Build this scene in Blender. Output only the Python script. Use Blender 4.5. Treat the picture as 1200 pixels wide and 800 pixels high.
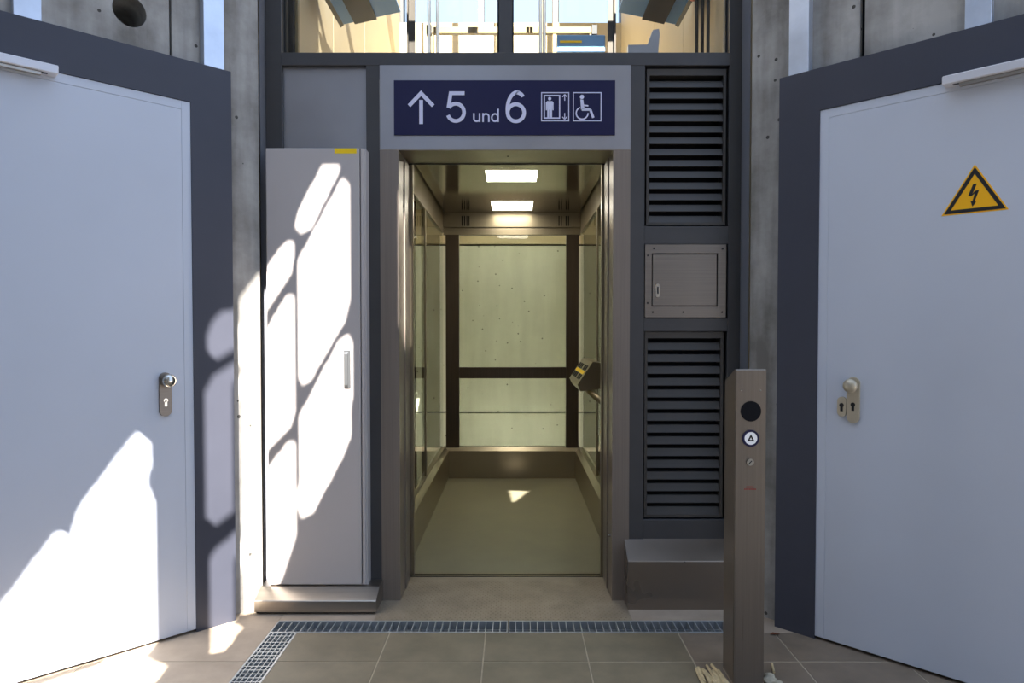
import bpy, bmesh, math, random
from mathutils import Vector, Matrix

for o in list(bpy.data.objects):
    bpy.data.objects.remove(o, do_unlink=True)
S = bpy.context.scene
C = S.collection
random.seed(5)
R = math.radians

# ------------------------------------------------------------------ camera
cam_d = bpy.data.cameras.new('camera')
cam = bpy.data.objects.new('camera', cam_d)
C.objects.link(cam)
cam.location = (0, 0, 1.26)
cam.rotation_euler = (R(90 - 1.4), 0, 0)
cam_d.sensor_width = 36
cam_d.lens = 24                      # 800 px on a 1200 px frame
cam_d.shift_x = -3 / 1200
cam_d.shift_y = 5.55 / 1200
cam_d.clip_start = 0.05
S.camera = cam

# ------------------------------------------------------------------ world, sun, exposure
W = bpy.data.worlds.new('sky')
S.world = W
W.use_nodes = True
bg = W.node_tree.nodes['Background']
bg.inputs[0].default_value = (0.52, 0.69, 1.0, 1)
bg.inputs[1].default_value = 1.15

sd = bpy.data.lights.new('sun', 'SUN')
sd.energy = 20.0
sd.color = (1.0, 0.95, 0.88)
sd.angle = R(0.28)
sun = bpy.data.objects.new('sun', sd)
C.objects.link(sun)
sun.location = (2, -8, 10)
sun.rotation_euler = Vector((0.15, -1.0, 0.9)).to_track_quat('Z', 'Y').to_euler()

S.view_settings.view_transform = 'Standard'
S.view_settings.look = 'None'
S.view_settings.gamma = 1
S.view_settings.use_curve_mapping = False
S.view_settings.exposure = 0.7


# ------------------------------------------------------------------ materials
def srgb(r, g, b):
    def f(v):
        v /= 255
        return v / 12.92 if v <= 0.04045 else ((v + 0.055) / 1.055) ** 2.4
    return (f(r), f(g), f(b), 1)


def mat(name, col, rough=0.5, metal=0.0, spec=0.5):
    m = bpy.data.materials.new(name)
    m.use_nodes = True
    b = m.node_tree.nodes['Principled BSDF']
    b.inputs['Base Color'].default_value = col
    b.inputs['Roughness'].default_value = rough
    b.inputs['Metallic'].default_value = metal
    b.inputs['Specular IOR Level'].default_value = spec
    return m


def nodes(m):
    return m.node_tree, m.node_tree.nodes, m.node_tree.links, m.node_tree.nodes['Principled BSDF']


def vary(m, scale=(4, 4, 4), amt=0.15, detail=4, bump=0.0, dist=0.002, rough_var=0.0, nscale=1.0, tint=None):
    """noise over the base colour (and the roughness), optional fine relief"""
    nt, N, Lk, b = nodes(m)
    tc = N.new('ShaderNodeTexCoord')
    mp = N.new('ShaderNodeMapping')
    mp.inputs['Scale'].default_value = scale
    Lk.new(tc.outputs['Object'], mp.inputs['Vector'])
    nz = N.new('ShaderNodeTexNoise')
    nz.inputs['Scale'].default_value = nscale
    nz.inputs['Detail'].default_value = detail
    nz.inputs['Roughness'].default_value = 0.6
    Lk.new(mp.outputs[0], nz.inputs['Vector'])
    c = b.inputs['Base Color'].default_value[:]
    cr = N.new('ShaderNodeValToRGB')
    cr.color_ramp.elements[0].position = 0.3
    cr.color_ramp.elements[1].position = 0.7
    lo = [v * (1 - amt) for v in c[:3]]
    hi = [min(1, v * (1 + amt)) for v in c[:3]]
    if tint:
        lo = [a * t for a, t in zip(lo, tint)]
    cr.color_ramp.elements[0].color = (*lo, 1)
    cr.color_ramp.elements[1].color = (*hi, 1)
    Lk.new(nz.outputs['Fac'], cr.inputs[0])
    Lk.new(cr.outputs[0], b.inputs['Base Color'])
    if rough_var:
        r = b.inputs['Roughness'].default_value
        mr = N.new('ShaderNodeMapRange')
        mr.inputs['To Min'].default_value = max(0.02, r - rough_var)
        mr.inputs['To Max'].default_value = r + rough_var
        Lk.new(nz.outputs['Fac'], mr.inputs['Value'])
        Lk.new(mr.outputs[0], b.inputs['Roughness'])
    if bump:
        bp = N.new('ShaderNodeBump')
        bp.inputs['Strength'].default_value = bump
        bp.inputs['Distance'].default_value = dist
        Lk.new(nz.outputs['Fac'], bp.inputs['Height'])
        Lk.new(bp.outputs[0], b.inputs['Normal'])
    return m


def glass(name, tint=(0.9, 0.97, 0.93), ior=1.5, boost=0.0):
    """clear pane: transparent with a Fresnel reflection"""
    m = bpy.data.materials.new(name)
    m.use_nodes = True
    nt = m.node_tree
    nt.nodes.clear()
    out = nt.nodes.new('ShaderNodeOutputMaterial')
    tr = nt.nodes.new('ShaderNodeBsdfTransparent')
    tr.inputs[0].default_value = (*tint, 1)
    gl = nt.nodes.new('ShaderNodeBsdfGlossy')
    gl.inputs['Roughness'].default_value = 0.0
    fr = nt.nodes.new('ShaderNodeFresnel')
    fr.inputs['IOR'].default_value = ior
    mx = nt.nodes.new('ShaderNodeMixShader')
    ge = nt.nodes.new('ShaderNodeNewGeometry')      # only the face where light enters reflects, so a thin pane has no inner total reflection
    iv = nt.nodes.new('ShaderNodeMath')
    iv.operation = 'SUBTRACT'
    iv.inputs[0].default_value = 1.0
    nt.links.new(ge.outputs['Backfacing'], iv.inputs[1])
    mu = nt.nodes.new('ShaderNodeMath')
    mu.operation = 'MULTIPLY'
    nt.links.new(fr.outputs[0], mu.inputs[0])
    nt.links.new(iv.outputs[0], mu.inputs[1])
    nt.links.new(mu.outputs[0], mx.inputs[0])
    nt.links.new(tr.outputs[0], mx.inputs[1])
    nt.links.new(gl.outputs[0], mx.inputs[2])
    nt.links.new(mx.outputs[0], out.inputs[0])
    return m


def emit(name, col, st):
    m = bpy.data.materials.new(name)
    m.use_nodes = True
    nt = m.node_tree
    b = nt.nodes['Principled BSDF']
    b.inputs['Base Color'].default_value = (0.9, 0.9, 0.88, 1)
    b.inputs['Emission Color'].default_value = col
    b.inputs['Emission Strength'].default_value = st
    return m


M = {}
M['steel'] = vary(mat('brushed_steel', srgb(176, 168, 158), 0.34, 1.0), (2, 2, 160), 0.07, 3, 0.05, 0.001, 0.06)
M['steel_v'] = vary(mat('brushed_steel_upright', srgb(136, 125, 116), 0.34, 0.45), (160, 160, 2), 0.07, 3, 0.05, 0.001, 0.06)
M['steel_dark'] = vary(mat('brushed_steel_dull', srgb(132, 124, 116), 0.42, 1.0), (2, 2, 140), 0.1, 3, 0.05, 0.001, 0.07)
M['steel_blue'] = vary(mat('satin_steel_panel', srgb(166, 165, 169), 0.34, 0.8), (3, 3, 3), 0.06, 3, 0, 0, 0.05)
M['nickel'] = mat('matt_nickel', srgb(196, 186, 164), 0.35, 0.45)
M['plinth'] = vary(mat('plinth_brushed_steel', srgb(134, 121, 108), 0.28, 0.65), (3, 3, 3), 0.05, 3, 0, 0, 0.03)
M['tile_b'] = vary(mat('brownish_floor_tile', srgb(126, 112, 96), 0.55, 0, 0.4), (7, 7, 7), 0.2, 8, 0.12, 0.002, 0.1)
M['post'] = vary(mat('post_brushed_steel', srgb(122, 112, 101), 0.30, 0.5), (160, 160, 2), 0.08, 3, 0.05, 0.001, 0.06)
M['channel'] = vary(mat('dusty_channel', srgb(84, 90, 96), 0.7, 0.2), (8, 8, 8), 0.2, 4)
M['handle'] = mat('zinc_handle', srgb(128, 130, 132), 0.35, 0.85)
M['strip'] = mat('matt_steel_strip', srgb(158, 160, 168), 0.4, 0.3)
M['chrome'] = mat('polished_steel', srgb(205, 200, 190), 0.16, 1.0)
M['car_steel'] = vary(mat('car_brushed_steel', srgb(150, 138, 116), 0.3, 0.7), (3, 3, 3), 0.03, 1)
M['car_ceil'] = vary(mat('car_polished_ceiling', srgb(162, 152, 130), 0.12, 1.0), (3, 3, 3), 0.05, 2)
M['car_dark'] = vary(mat('car_dark_post', srgb(84, 72, 60), 0.28, 0.6), (100, 100, 3), 0.1, 2)
M['frame'] = vary(mat('anthracite_coating', srgb(69, 68, 69), 0.42, 0.15), (5, 5, 5), 0.08, 3, 0, 0, 0.06)
M['clad'] = vary(mat('slate_blue_cladding', srgb(64, 66, 77), 0.5, 0.0, 0.35), (3, 3, 3), 0.06, 3, 0, 0, 0.05)
M['door'] = vary(mat('pale_grey_door_coating', srgb(198, 204, 216), 0.42, 0.0, 0.4), (1.5, 1.5, 1.5), 0.03, 3, 0, 0, 0.04)
M['closer'] = mat('silver_closer_coating', srgb(214, 214, 220), 0.35, 0.2)
M['cab'] = vary(mat('light_grey_cabinet_coating', srgb(188, 181, 178), 0.45, 0.0, 0.4), (2, 2, 2), 0.03, 3, 0, 0, 0.04)
M['black'] = mat('black_plastic', (0.008, 0.008, 0.01, 1), 0.5)
M['void'] = mat('dark_recess', (0.012, 0.012, 0.014, 1), 0.9, 0, 0.1)
M['rubber'] = mat('black_gap_seal', (0.015, 0.015, 0.015, 1), 0.7)
M['louvre'] = vary(mat('anthracite_louvre', srgb(64, 60, 56), 0.45, 0.1), (2, 6, 6), 0.15, 4, 0, 0, 0.1)
M['galv'] = vary(mat('galvanised_steel', srgb(205, 212, 224), 0.35, 0.7), (9, 9, 9), 0.1, 4, 0, 0, 0.08)
M['grate'] = vary(mat('galvanised_grating', srgb(176, 180, 182), 0.45, 0.5), (9, 9, 9), 0.12, 3)
M['tile'] = vary(mat('grey_floor_tile', srgb(122, 112, 92), 0.55, 0, 0.4), (7, 7, 7), 0.2, 8, 0.12, 0.002, 0.1)
M['stone'] = vary(mat('beige_paving_slab', srgb(168, 152, 134), 0.7, 0, 0.3), (6, 6, 6), 0.15, 6, 0.15, 0.002, 0.1)
M['grout'] = vary(mat('pale_grout', srgb(172, 160, 140), 0.9, 0, 0.2), (20, 20, 20), 0.15, 4)
M['pave'] = vary(mat('forecourt_paving', srgb(170, 158, 142), 0.8, 0, 0.2), (2, 2, 2), 0.12, 5)
M['tread'] = vary(mat('worn_tread_plate', srgb(158, 144, 124), 0.5, 0.35), (7, 7, 7), 0.2, 5, 0, 0, 0.1)
M['carfloor'] = vary(mat('car_floor_rubber', srgb(140, 134, 110), 0.36, 0.0, 0.5), (4, 4, 4), 0.12, 5, 0, 0, 0.1)
M['cream'] = vary(mat('cream_shaft_panel', srgb(196, 178, 144), 0.6, 0, 0.3), (1, 1, 1), 0.05, 3)
M['navy'] = mat('navy_sign_enamel', srgb(17, 17, 62), 0.35, 0, 0.4)
M['white'] = mat('white_sign_lettering', srgb(214, 214, 236), 0.5)
M['yellow'] = mat('warning_yellow', (1.0, 0.50, 0.0, 1), 0.45)
M['sticker'] = mat('yellow_sticker', srgb(255, 214, 20), 0.5)
M['red'] = mat('red_print', srgb(150, 50, 40), 0.6)
M['orange'] = mat('orange_red_plastic', srgb(226, 84, 40), 0.5)
M['olive'] = vary(mat('olive_brown_rail', srgb(122, 104, 70), 0.5, 0.3), (4, 4, 4), 0.1, 3)
M['railsteel'] = vary(mat('oiled_dark_rail', srgb(58, 52, 46), 0.4, 0.6), (4, 4, 4), 0.2, 3)
M['bluepanel'] = mat('pale_blue_coated_sheet', srgb(120, 166, 214), 0.3, 0.1)
M['straw'] = vary(mat('dry_straw', srgb(196, 176, 136), 0.8), (30, 30, 30), 0.25, 3)
M['leaf'] = mat('dry_leaf', srgb(120, 70, 44), 0.8)
M['pebble'] = vary(mat('pale_rubble', srgb(178, 170, 150), 0.85), (30, 30, 30), 0.2, 3)
M['glass'] = glass('clear_glazing', (0.98, 0.99, 0.985))
M['carglass'] = glass('greenish_car_glazing', (0.95, 0.985, 0.93))
M['lamp'] = emit('ceiling_lamp_diffuser', (1.0, 0.95, 0.80, 1), 10)
M['tube'] = emit('shaft_lamp_tube', (1.0, 0.99, 0.87, 1), 23)  # glow of the hidden tubes added behind the car
M['button'] = emit('lit_call_button', (0.72, 0.76, 1.0, 1), 0.06)


def concrete(name, col, dark):
    m = mat(name, col, 0.85, 0, 0.25)
    nt, N, Lk, b = nodes(m)
    tc = N.new('ShaderNodeTexCoord')
    n1 = N.new('ShaderNodeTexNoise')
    n1.inputs['Scale'].default_value = 2.3
    n1.inputs['Detail'].default_value = 8
    n1.inputs['Roughness'].default_value = 0.65
    Lk.new(tc.outputs['Object'], n1.inputs['Vector'])
    mp = N.new('ShaderNodeMapping')
    mp.inputs['Scale'].default_value = (7, 7, 0.8)
    Lk.new(tc.outputs['Object'], mp.inputs['Vector'])
    n2 = N.new('ShaderNodeTexNoise')
    n2.inputs['Scale'].default_value = 1.2
    n2.inputs['Detail'].default_value = 6
    Lk.new(mp.outputs[0], n2.inputs['Vector'])
    cr = N.new('ShaderNodeValToRGB')
    cr.color_ramp.elements[0].position = 0.40
    cr.color_ramp.elements[1].position = 0.60
    cr.color_ramp.elements[0].color = dark
    cr.color_ramp.elements[1].color = col
    mix = N.new('ShaderNodeMath')
    mix.operation = 'ADD'
    h = N.new('ShaderNodeMath')
    h.operation = 'MULTIPLY'
    h.inputs[1].default_value = 0.5
    Lk.new(n1.outputs['Fac'], mix.inputs[0])
    Lk.new(n2.outputs['Fac'], mix.inputs[1])
    Lk.new(mix.outputs[0], h.inputs[0])
    Lk.new(h.outputs[0], cr.inputs[0])
    # air holes: small dark pits
    v = N.new('ShaderNodeTexVoronoi')
    v.inputs['Scale'].default_value = 11
    Lk.new(tc.outputs['Object'], v.inputs['Vector'])
    lt = N.new('ShaderNodeMath')
    lt.operation = 'LESS_THAN'
    lt.inputs[1].default_value = 0.085
    Lk.new(v.outputs['Distance'], lt.inputs[0])
    mc = N.new('ShaderNodeMix')
    mc.data_type = 'RGBA'
    mc.inputs['B'].default_value = (dark[0] * 0.4, dark[1] * 0.4, dark[2] * 0.4, 1)
    Lk.new(lt.outputs[0], mc.inputs['Factor'])
    Lk.new(cr.outputs[0], mc.inputs['A'])
    Lk.new(mc.outputs['Result'], b.inputs['Base Color'])
    n3 = N.new('ShaderNodeTexNoise')
    n3.inputs['Scale'].default_value = 60
    n3.inputs['Detail'].default_value = 5
    Lk.new(tc.outputs['Object'], n3.inputs['Vector'])
    bp = N.new('ShaderNodeBump')
    bp.inputs['Strength'].default_value = 0.25
    bp.inputs['Distance'].default_value = 0.003
    Lk.new(n3.outputs['Fac'], bp.inputs['Height'])
    Lk.new(bp.outputs[0], b.inputs['Normal'])
    return m


M['concrete'] = concrete('board_cast_concrete', srgb(186, 183, 178), srgb(122, 118, 112))
M['concrete2'] = concrete('smooth_shaft_concrete', srgb(208, 206, 188), srgb(194, 192, 174))


# ------------------------------------------------------------------ helpers
MW = {}                               # world matrix of every thing (name -> Matrix)


def thing(name, label, cat, loc=(0, 0, 0), rotz=0.0, group=None, kind=None):
    o = bpy.data.objects.new(name, None)
    C.objects.link(o)
    o.empty_display_size = 0.1
    o.location = loc
    o.rotation_euler = (0, 0, rotz)
    tag(o, label, cat, group, kind)
    MW[o.name] = Matrix.Translation(loc) @ Matrix.Rotation(rotz, 4, 'Z')
    return o


def tag(o, label=None, cat=None, group=None, kind=None):
    if label:
        o['label'] = label
    if cat:
        o['category'] = cat
    if group:
        o['group'] = group
    if kind:
        o['kind'] = kind
    return o


def root(o):
    while o.parent:
        o = o.parent
    return o


def obj(name, bm, m, parent=None, world=True, smooth=False, label=None):
    """link a bmesh as one mesh object; world=True: its coordinates are world coordinates"""
    me = bpy.data.meshes.new(name)
    if parent is not None and world:
        bm.transform(MW[root(parent).name].inverted() if root(parent).name in MW else Matrix())
    bmesh.ops.recalc_face_normals(bm, faces=bm.faces)
    bm.to_mesh(me)
    bm.free()
    if smooth:
        for p in me.polygons:
            p.use_smooth = True
    me.materials.append(M[m] if isinstance(m, str) else m)
    o = bpy.data.objects.new(name, me)
    C.objects.link(o)
    if parent is not None:
        o.parent = parent
    if label:
        o['label'] = label
    return o


def recentre(o):
    """put the origin of a top-level mesh at the base of its shape"""
    me = o.data
    xs = [v.co for v in me.vertices]
    c = Vector((sum(v.x for v in xs) / len(xs), sum(v.y for v in xs) / len(xs), min(v.z for v in xs)))
    me.transform(Matrix.Translation(-c))
    o.location = c
    return o


def bx(bm, x0, x1, y0, y1, z0, z1, bev=0.0, seg=1):
    vs = [bm.verts.new(c) for c in ((x0, y0, z0), (x1, y0, z0), (x1, y1, z0), (x0, y1, z0),
                                    (x0, y0, z1), (x1, y0, z1), (x1, y1, z1), (x0, y1, z1))]
    fs = [bm.faces.new([vs[i] for i in f]) for f in ((0, 3, 2, 1), (4, 5, 6, 7), (0, 1, 5, 4), (1, 2, 6, 5), (2, 3, 7, 6), (3, 0, 4, 7))]
    if bev:
        es = list({e for f in fs for e in f.edges})
        bmesh.ops.bevel(bm, geom=es, offset=bev, segments=seg, affect='EDGES', profile=0.5)
    return bm


def box(name, x0, x1, y0, y1, z0, z1, m, parent=None, bev=0.0015, world=True, label=None, seg=1):
    bm = bmesh.new()
    bx(bm, x0, x1, y0, y1, z0, z1, bev, seg)
    return obj(name, bm, m, parent, world, label=label)


def prism(pts, axis, a, b, bm=None):
    """extrude an outline: axis 'x' (pts are y,z), 'y' (x,z) or 'z' (x,y)"""
    bm = bm or bmesh.new()

    def P(p, t):
        return {'x': (t, p[0], p[1]), 'y': (p[0], t, p[1]), 'z': (p[0], p[1], t)}[axis]
    A = [bm.verts.new(P(p, a)) for p in pts]
    B = [bm.verts.new(P(p, b)) for p in pts]
    n = len(pts)
    bm.faces.new(A)
    bm.faces.new(B[::-1])
    for i in range(n):
        bm.faces.new((A[i], B[i], B[(i + 1) % n], A[(i + 1) % n]))
    return bm


def cyl(bm, p, q, r, n=16, r2=None, caps=True):
    p, q = Vector(p), Vector(q)
    d = (q - p).normalized()
    u = d.orthogonal().normalized()
    v = d.cross(u)
    r2 = r if r2 is None else r2
    A = [bm.verts.new(p + (u * math.cos(t) + v * math.sin(t)) * r) for t in [2 * math.pi * i / n for i in range(n)]]
    B = [bm.verts.new(q + (u * math.cos(t) + v * math.sin(t)) * r2) for t in [2 * math.pi * i / n for i in range(n)]]
    if caps:
        bm.faces.new(A[::-1])
        bm.faces.new(B)
    for i in range(n):
        bm.faces.new((A[i], A[(i + 1) % n], B[(i + 1) % n], B[i]))
    return bm


def tube(bm, pts, r, n=10):
    for a, b in zip(pts[:-1], pts[1:]):
        cyl(bm, a, b, r, n)
    for p in pts[1:-1]:
        bmesh.ops.create_uvsphere(bm, u_segments=n, v_segments=6, radius=r, matrix=Matrix.Translation(p))
    return bm


def ring(bm, c, r0, r1, y0, y1, n=32):
    """flat ring facing -y between two radii"""
    for i in range(n):
        a0, a1 = 2 * math.pi * i / n, 2 * math.pi * (i + 1) / n
        quad = [(r0, a0), (r1, a0), (r1, a1), (r0, a1)]
        A = [bm.verts.new((c[0] + r * math.cos(a), y0, c[1] + r * math.sin(a))) for r, a in quad]
        B = [bm.verts.new((c[0] + r * math.cos(a), y1, c[1] + r * math.sin(a))) for r, a in quad]
        bm.faces.new(A)
        bm.faces.new(B[::-1])
        for j in (1, 3):
            bm.faces.new((A[j], B[j], B[(j + 1) % 4], A[(j + 1) % 4]))
    return bm


def stroke(bm, pts, w, y0, y1):
    """flat strokes of width w through (x,z) points"""
    for (xa, za), (xb, zb) in zip(pts[:-1], pts[1:]):
        d = Vector((xb - xa, zb - za)).normalized() * w / 2
        n = Vector((-d.y, d.x))
        prism([(xa - d.x * 0 + n.x, za + n.y), (xb + n.x, zb + n.y), (xb - n.x, zb - n.y), (xa - n.x, za - n.y)], 'y', y0, y1, bm)
    return bm


def pill(w, z0, z1, n=10):
    r = w / 2
    pts = [(r * math.cos(t), z1 - r + r * math.sin(t)) for t in [math.pi * i / n for i in range(n + 1)]]
    pts += [(r * math.cos(t), z0 + r + r * math.sin(t)) for t in [math.pi + math.pi * i / n for i in range(n + 1)]]
    return pts


def disc(bm, c, r, y0, y1, n=24):
    return prism([(c[0] + r * math.cos(2 * math.pi * i / n), c[1] + r * math.sin(2 * math.pi * i / n)) for i in range(n)], 'y', y0, y1, bm)


def copy_piece(o, loc, parent=None):
    c = o.copy()
    C.objects.link(c)
    c.parent = parent if parent is not None else o.parent
    c.location = loc
    return c


# ------------------------------------------------------------------ ground
ground = thing('floor', 'paved floor of grey tiles and beige slabs in front of the lift', 'floor', (0, 0, 0), kind='structure')
box('bedding_slab', -4.2, 4.2, 1.3, 3.35, -0.2, -0.07, 'grout', ground, 0)
box('paving_beyond', -8, 8, -9.0, 1.36, -0.2, -0.002, 'pave', ground, 0)
J = 0.005
# grout fields under the tile joints (the drain channels stay open)
for n, (x0, x1, y0, y1) in enumerate([(-0.905, 4.2, 1.36, 2.81), (-4.2, -1.02, 1.36, 3.35), (-1.02, 1.3, 2.927, 3.15), (0.93, 4.2, 2.81, 3.1)]):
    box('grout_bed', x0, x1, y0, y1, -0.075, -0.0016, 'grout', ground, 0)
ys = [2.81, 2.562, 2.162, 1.762, 1.36]
xs = [-0.905, -0.519, -0.12, 0.281, 0.68, 1.08, 1.48, 1.88, 2.28, 2.68]
for i in range(len(xs) - 1):
    for j in range(len(ys) - 1):
        if ys[j + 1] > 3.0:
            continue
        dz = random.uniform(-0.0008, 0.0008)
        box('tile', xs[i] + J / 2, xs[i + 1] - J / 2, ys[j + 1] + J / 2, ys[j] - J / 2, -0.03, dz, 'tile' if xs[i] < 0.6 else 'tile_b', ground, 0.001)
lx = [-1.02, -1.62, -2.22, -2.82]
for i in range(3):
    for y1, y0 in ((2.562, 2.162), (2.162, 1.762), (1.762, 1.36)):
        box('slab', lx[i + 1] + J / 2, lx[i] - J / 2, y0 + J / 2, y1 - J / 2, -0.03, random.uniform(-0.0008, 0.0008), 'stone', ground, 0.001)
box('slab', -1.62, -1.02 - J / 2, 2.562 + J / 2, 3.1, -0.03, 0.0, 'stone', ground, 0.001)
box('slab', -1.02 + J / 2, -0.61, 2.929, 3.14, -0.03, 0.0, 'stone', ground, 0.001)
box('slab', 0.51, 1.3, 2.929, 3.14, -0.03, 0.0, 'stone', ground, 0.001)
box('slab', 0.932, 1.6, 2.812, 2.926, -0.03, 0.0, 'stone', ground, 0.001)
# drain channels below the gratings
ch = box('drain_channel', -1.03, 0.94, 2.80, 2.935, -0.069, -0.036, 'channel', ground, 0)
box('drain_channel', -1.03, -0.895, 1.36, 2.80, -0.069, -0.036, 'channel', ground, 0)


# ------------------------------------------------------------------ flanking walls, cladding, doors
def wall_side(side):
    left = side == 'left'
    org = (-1.207, 2.932) if left else (1.104, 2.87)
    ang = R(45) if left else R(-45)
    sg = -1 if left else 1             # local x grows to the viewer's right; the wall runs off to sg
    lab = 'board-marked concrete wall behind the %s door surround' % ('sunlit' if left else 'shaded')
    w = thing('wall_' + side, lab, 'wall', (org[0], org[1], 0), ang, kind='structure')
    # concrete panels; local y = 0.06 is the face (the door surround stands proud of it)
    if left:
        a, joint, end = 0.149, -0.220, -5.35
    else:
        a, joint, end = -0.152, 0.301, 2.2

    def panel(x0, x1, hole=None):
        x0, x1 = min(x0, x1), max(x0, x1)
        bm = bmesh.new()
        bx(bm, x0, x1, 0.06, 0.36, -0.05, 5.5 if left else 3.0, 0.003)
        o = obj('concrete_panel', bm, 'concrete', w, False)
        if hole:
            cb = bmesh.new()
            cyl(cb, (hole[0], 0.0, hole[1]), (hole[0], 0.30, hole[1]), hole[2], 32)
            me = bpy.data.meshes.new('t')
            bmesh.ops.recalc_face_normals(cb, faces=cb.faces)
            cb.to_mesh(me)
            cb.free()
            t = bpy.data.objects.new('t', me)
            C.objects.link(t)
            t.parent = w
            md = o.modifiers.new('hole', 'BOOLEAN')
            md.object = t
            md.operation = 'DIFFERENCE'
            md.solver = 'EXACT'
            bpy.context.view_layer.update()
            dg = bpy.context.evaluated_depsgraph_get()
            nm = bpy.data.meshes.new_from_object(o.evaluated_get(dg))
            o.modifiers.clear()
            o.data = nm
            bpy.data.objects.remove(t, do_unlink=True)
        return o
    g = 0.004 if left else 0.009
    if left:
        panel(a, joint + g)
        panel(joint - g, end, hole=(-0.371, 2.510, 0.061))
    else:
        panel(a, joint - g)
        panel(joint + g, end)
    box('joint_backing', joint - 0.05, joint + 0.05, 0.09, 0.35, 0, 5.49 if left else 2.99, 'void', w, 0, False)
    return w


wall_l = wall_side('left')
wall_r = wall_side('right')


def door(n, side):
    left = side == 'left'
    org = (-1.207, 2.932, 0) if left else (1.104, 2.87, 0)
    ang = R(45) if left else R(-45)
    sg = -1 if left else 1
    zt, zd = (2.356, 2.19) if left else (2.305, 2.137)
    lab = ('pale grey steel door with sunlight patches in slate blue surround' if left
           else 'pale grey steel door with yellow triangle sign in dark surround')
    d = thing('door_%d' % n, lab, 'door', org, ang, kind='structure')

    def X(a, b):
        return (min(sg * a, sg * b), max(sg * a, sg * b))

    def B(name, a, b, y0, y1, z0, z1, m, parent=d, bev=0.0015, label=None):
        x0, x1 = X(a, b)
        return box(name, x0, x1, y0, y1, z0, z1, m, parent, bev, False, label)
    e = 0.166
    # surround cladding: two jambs and a head, standing 6 cm proud of the concrete
    B('jamb_cladding', 0.0, e, 0.0, 0.07, 0.0, zd, 'clad', bev=0, label='slate blue sheet cladding')
    B('jamb_cladding', 1.22, 1.386, 0.0, 0.07, 0.0, zd, 'clad', bev=0, label='slate blue sheet cladding')
    B('head_cladding', 0.0, 1.386, 0.0, 0.07, zd, zt, 'clad', bev=0, label='slate blue sheet cladding')
    # slim pale rebate frame and the leaf
    B('rebate_frame', e - 0.001, e + 0.036, 0.004, 0.10, 0.012, zd - 0.001, 'door')
    B('rebate_frame', 1.184, 1.221, 0.004, 0.10, 0.012, zd - 0.001, 'door')
    B('rebate_frame', e + 0.035, 1.185, 0.004, 0.10, zd - 0.036, zd - 0.001, 'door')
    leaf = B('door_leaf', e + 0.0362, 1.1835, 0.0045, 0.06, 0.012, zd - 0.0366, 'door', bev=0.001)
    B('threshold_gap', e, 1.22, 0.03, 0.1, 0.0, 0.016, 'void', bev=0)
    # sliding-arm door closer
    z = zd + 0.006
    c0 = 0.632 if left else 0.60
    cl = B('door_closer', c0, 1.12, -0.045, 0.004, z - 0.028, z + 0.003, 'closer', bev=0.003, label='silver closer rail along the door head')
    B('closer_slot', c0 + 0.03, 1.10, -0.032, -0.016, z - 0.0285, z - 0.027, 'black', parent=cl, bev=0)
    B('closer_arm', c0 + 0.05, 1.05, -0.034, -0.018, z - 0.040, z - 0.029, 'steel', parent=cl, bev=0.001)
    # lock furniture
    bm = bmesh.new()
    if left:
        cx, z0, z1 = -0.277, 0.912, 1.088
    else:
        cx, z0, z1 = 0.306, 0.896, 1.075
    bm = prism([(cx + x, zz) for x, zz in pill(0.046, z0, z1)], 'y', -0.006, 0.006)
    obj('lock_plate', bm, 'steel_dark' if left else 'nickel', leaf, False)
    kz = z1 - 0.032
    bm = bmesh.new()
    cyl(bm, (cx, 0, kz), (cx, -0.022, kz), 0.011, 14)
    bmesh.ops.create_uvsphere(bm, u_segments=20, v_segments=12, radius=0.027,
                              matrix=Matrix.Translation((cx + (0.004 if left else 0.0), -0.04, kz)) @ Matrix.Diagonal((1, 0.62, 1, 1)))
    obj('door_knob', bm, 'chrome' if left else 'nickel', leaf, False, smooth=True)

    def keyhole(x, zc):
        bm = bmesh.new()
        disc(bm, (x, zc + 0.006), 0.0085, -0.0075, 0.002, 18)
        bx(bm, x - 0.005, x + 0.005, -0.0075, 0.002, zc - 0.018, zc + 0.004)
        return bm
    if left:
        obj('lock_cylinder', keyhole(cx, z0 + 0.058), 'chrome', leaf, False)
        bm = disc(bmesh.new(), (cx, z0 + 0.064), 0.003, -0.0085, 0.0, 10)
        obj('keyhole', bm, 'black', leaf, False)
    else:
        obj('keyhole', keyhole(cx, z0 + 0.066), 'black', leaf, False)
        bm = prism([(cx - 0.042 + x, zz) for x, zz in pill(0.034, 0.918, 0.996)], 'y', -0.006, 0.006)
        obj('lock_rosette', bm, 'nickel', leaf, False)
        obj('keyhole', keyhole(cx - 0.042, 0.957), 'black', leaf, False)
    return d


door_l = door(1, 'left')
door_r = door(2, 'right')


# galvanised uprights fixed on the concrete above the surrounds
def upright(side, xa, xb, label):
    left = side == 'left'
    org = (-1.207, 2.932) if left else (1.104, 2.87)
    ang = R(45) if left else R(-45)
    m = Matrix.Translation((org[0], org[1], 0)) @ Matrix.Rotation(ang, 4, 'Z')
    mid = (xa + xb) / 2
    zb = 2.356 if left else 2.305
    w = m @ Vector((mid, 0.06, zb - 0.004))
    t = thing('steel_upright', label, 'steel bar', w, ang, 'galvanised uprights on the concrete')
    h = (xb - xa) / 2
    ht = 1.9 if left else 0.62
    # a shallow channel: web and two flanges, standing on the surround's back edge
    box('web', -h, h, -0.042, -0.037, 0, ht, 'galv', t, 0.001, False)
    box('flange', -h, -h + 0.004, -0.038, 0.003, 0, ht, 'galv', t, 0, False)
    box('flange', h - 0.004, h, -0.038, 0.003, 0, ht, 'galv', t, 0, False)
    return t


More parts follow.
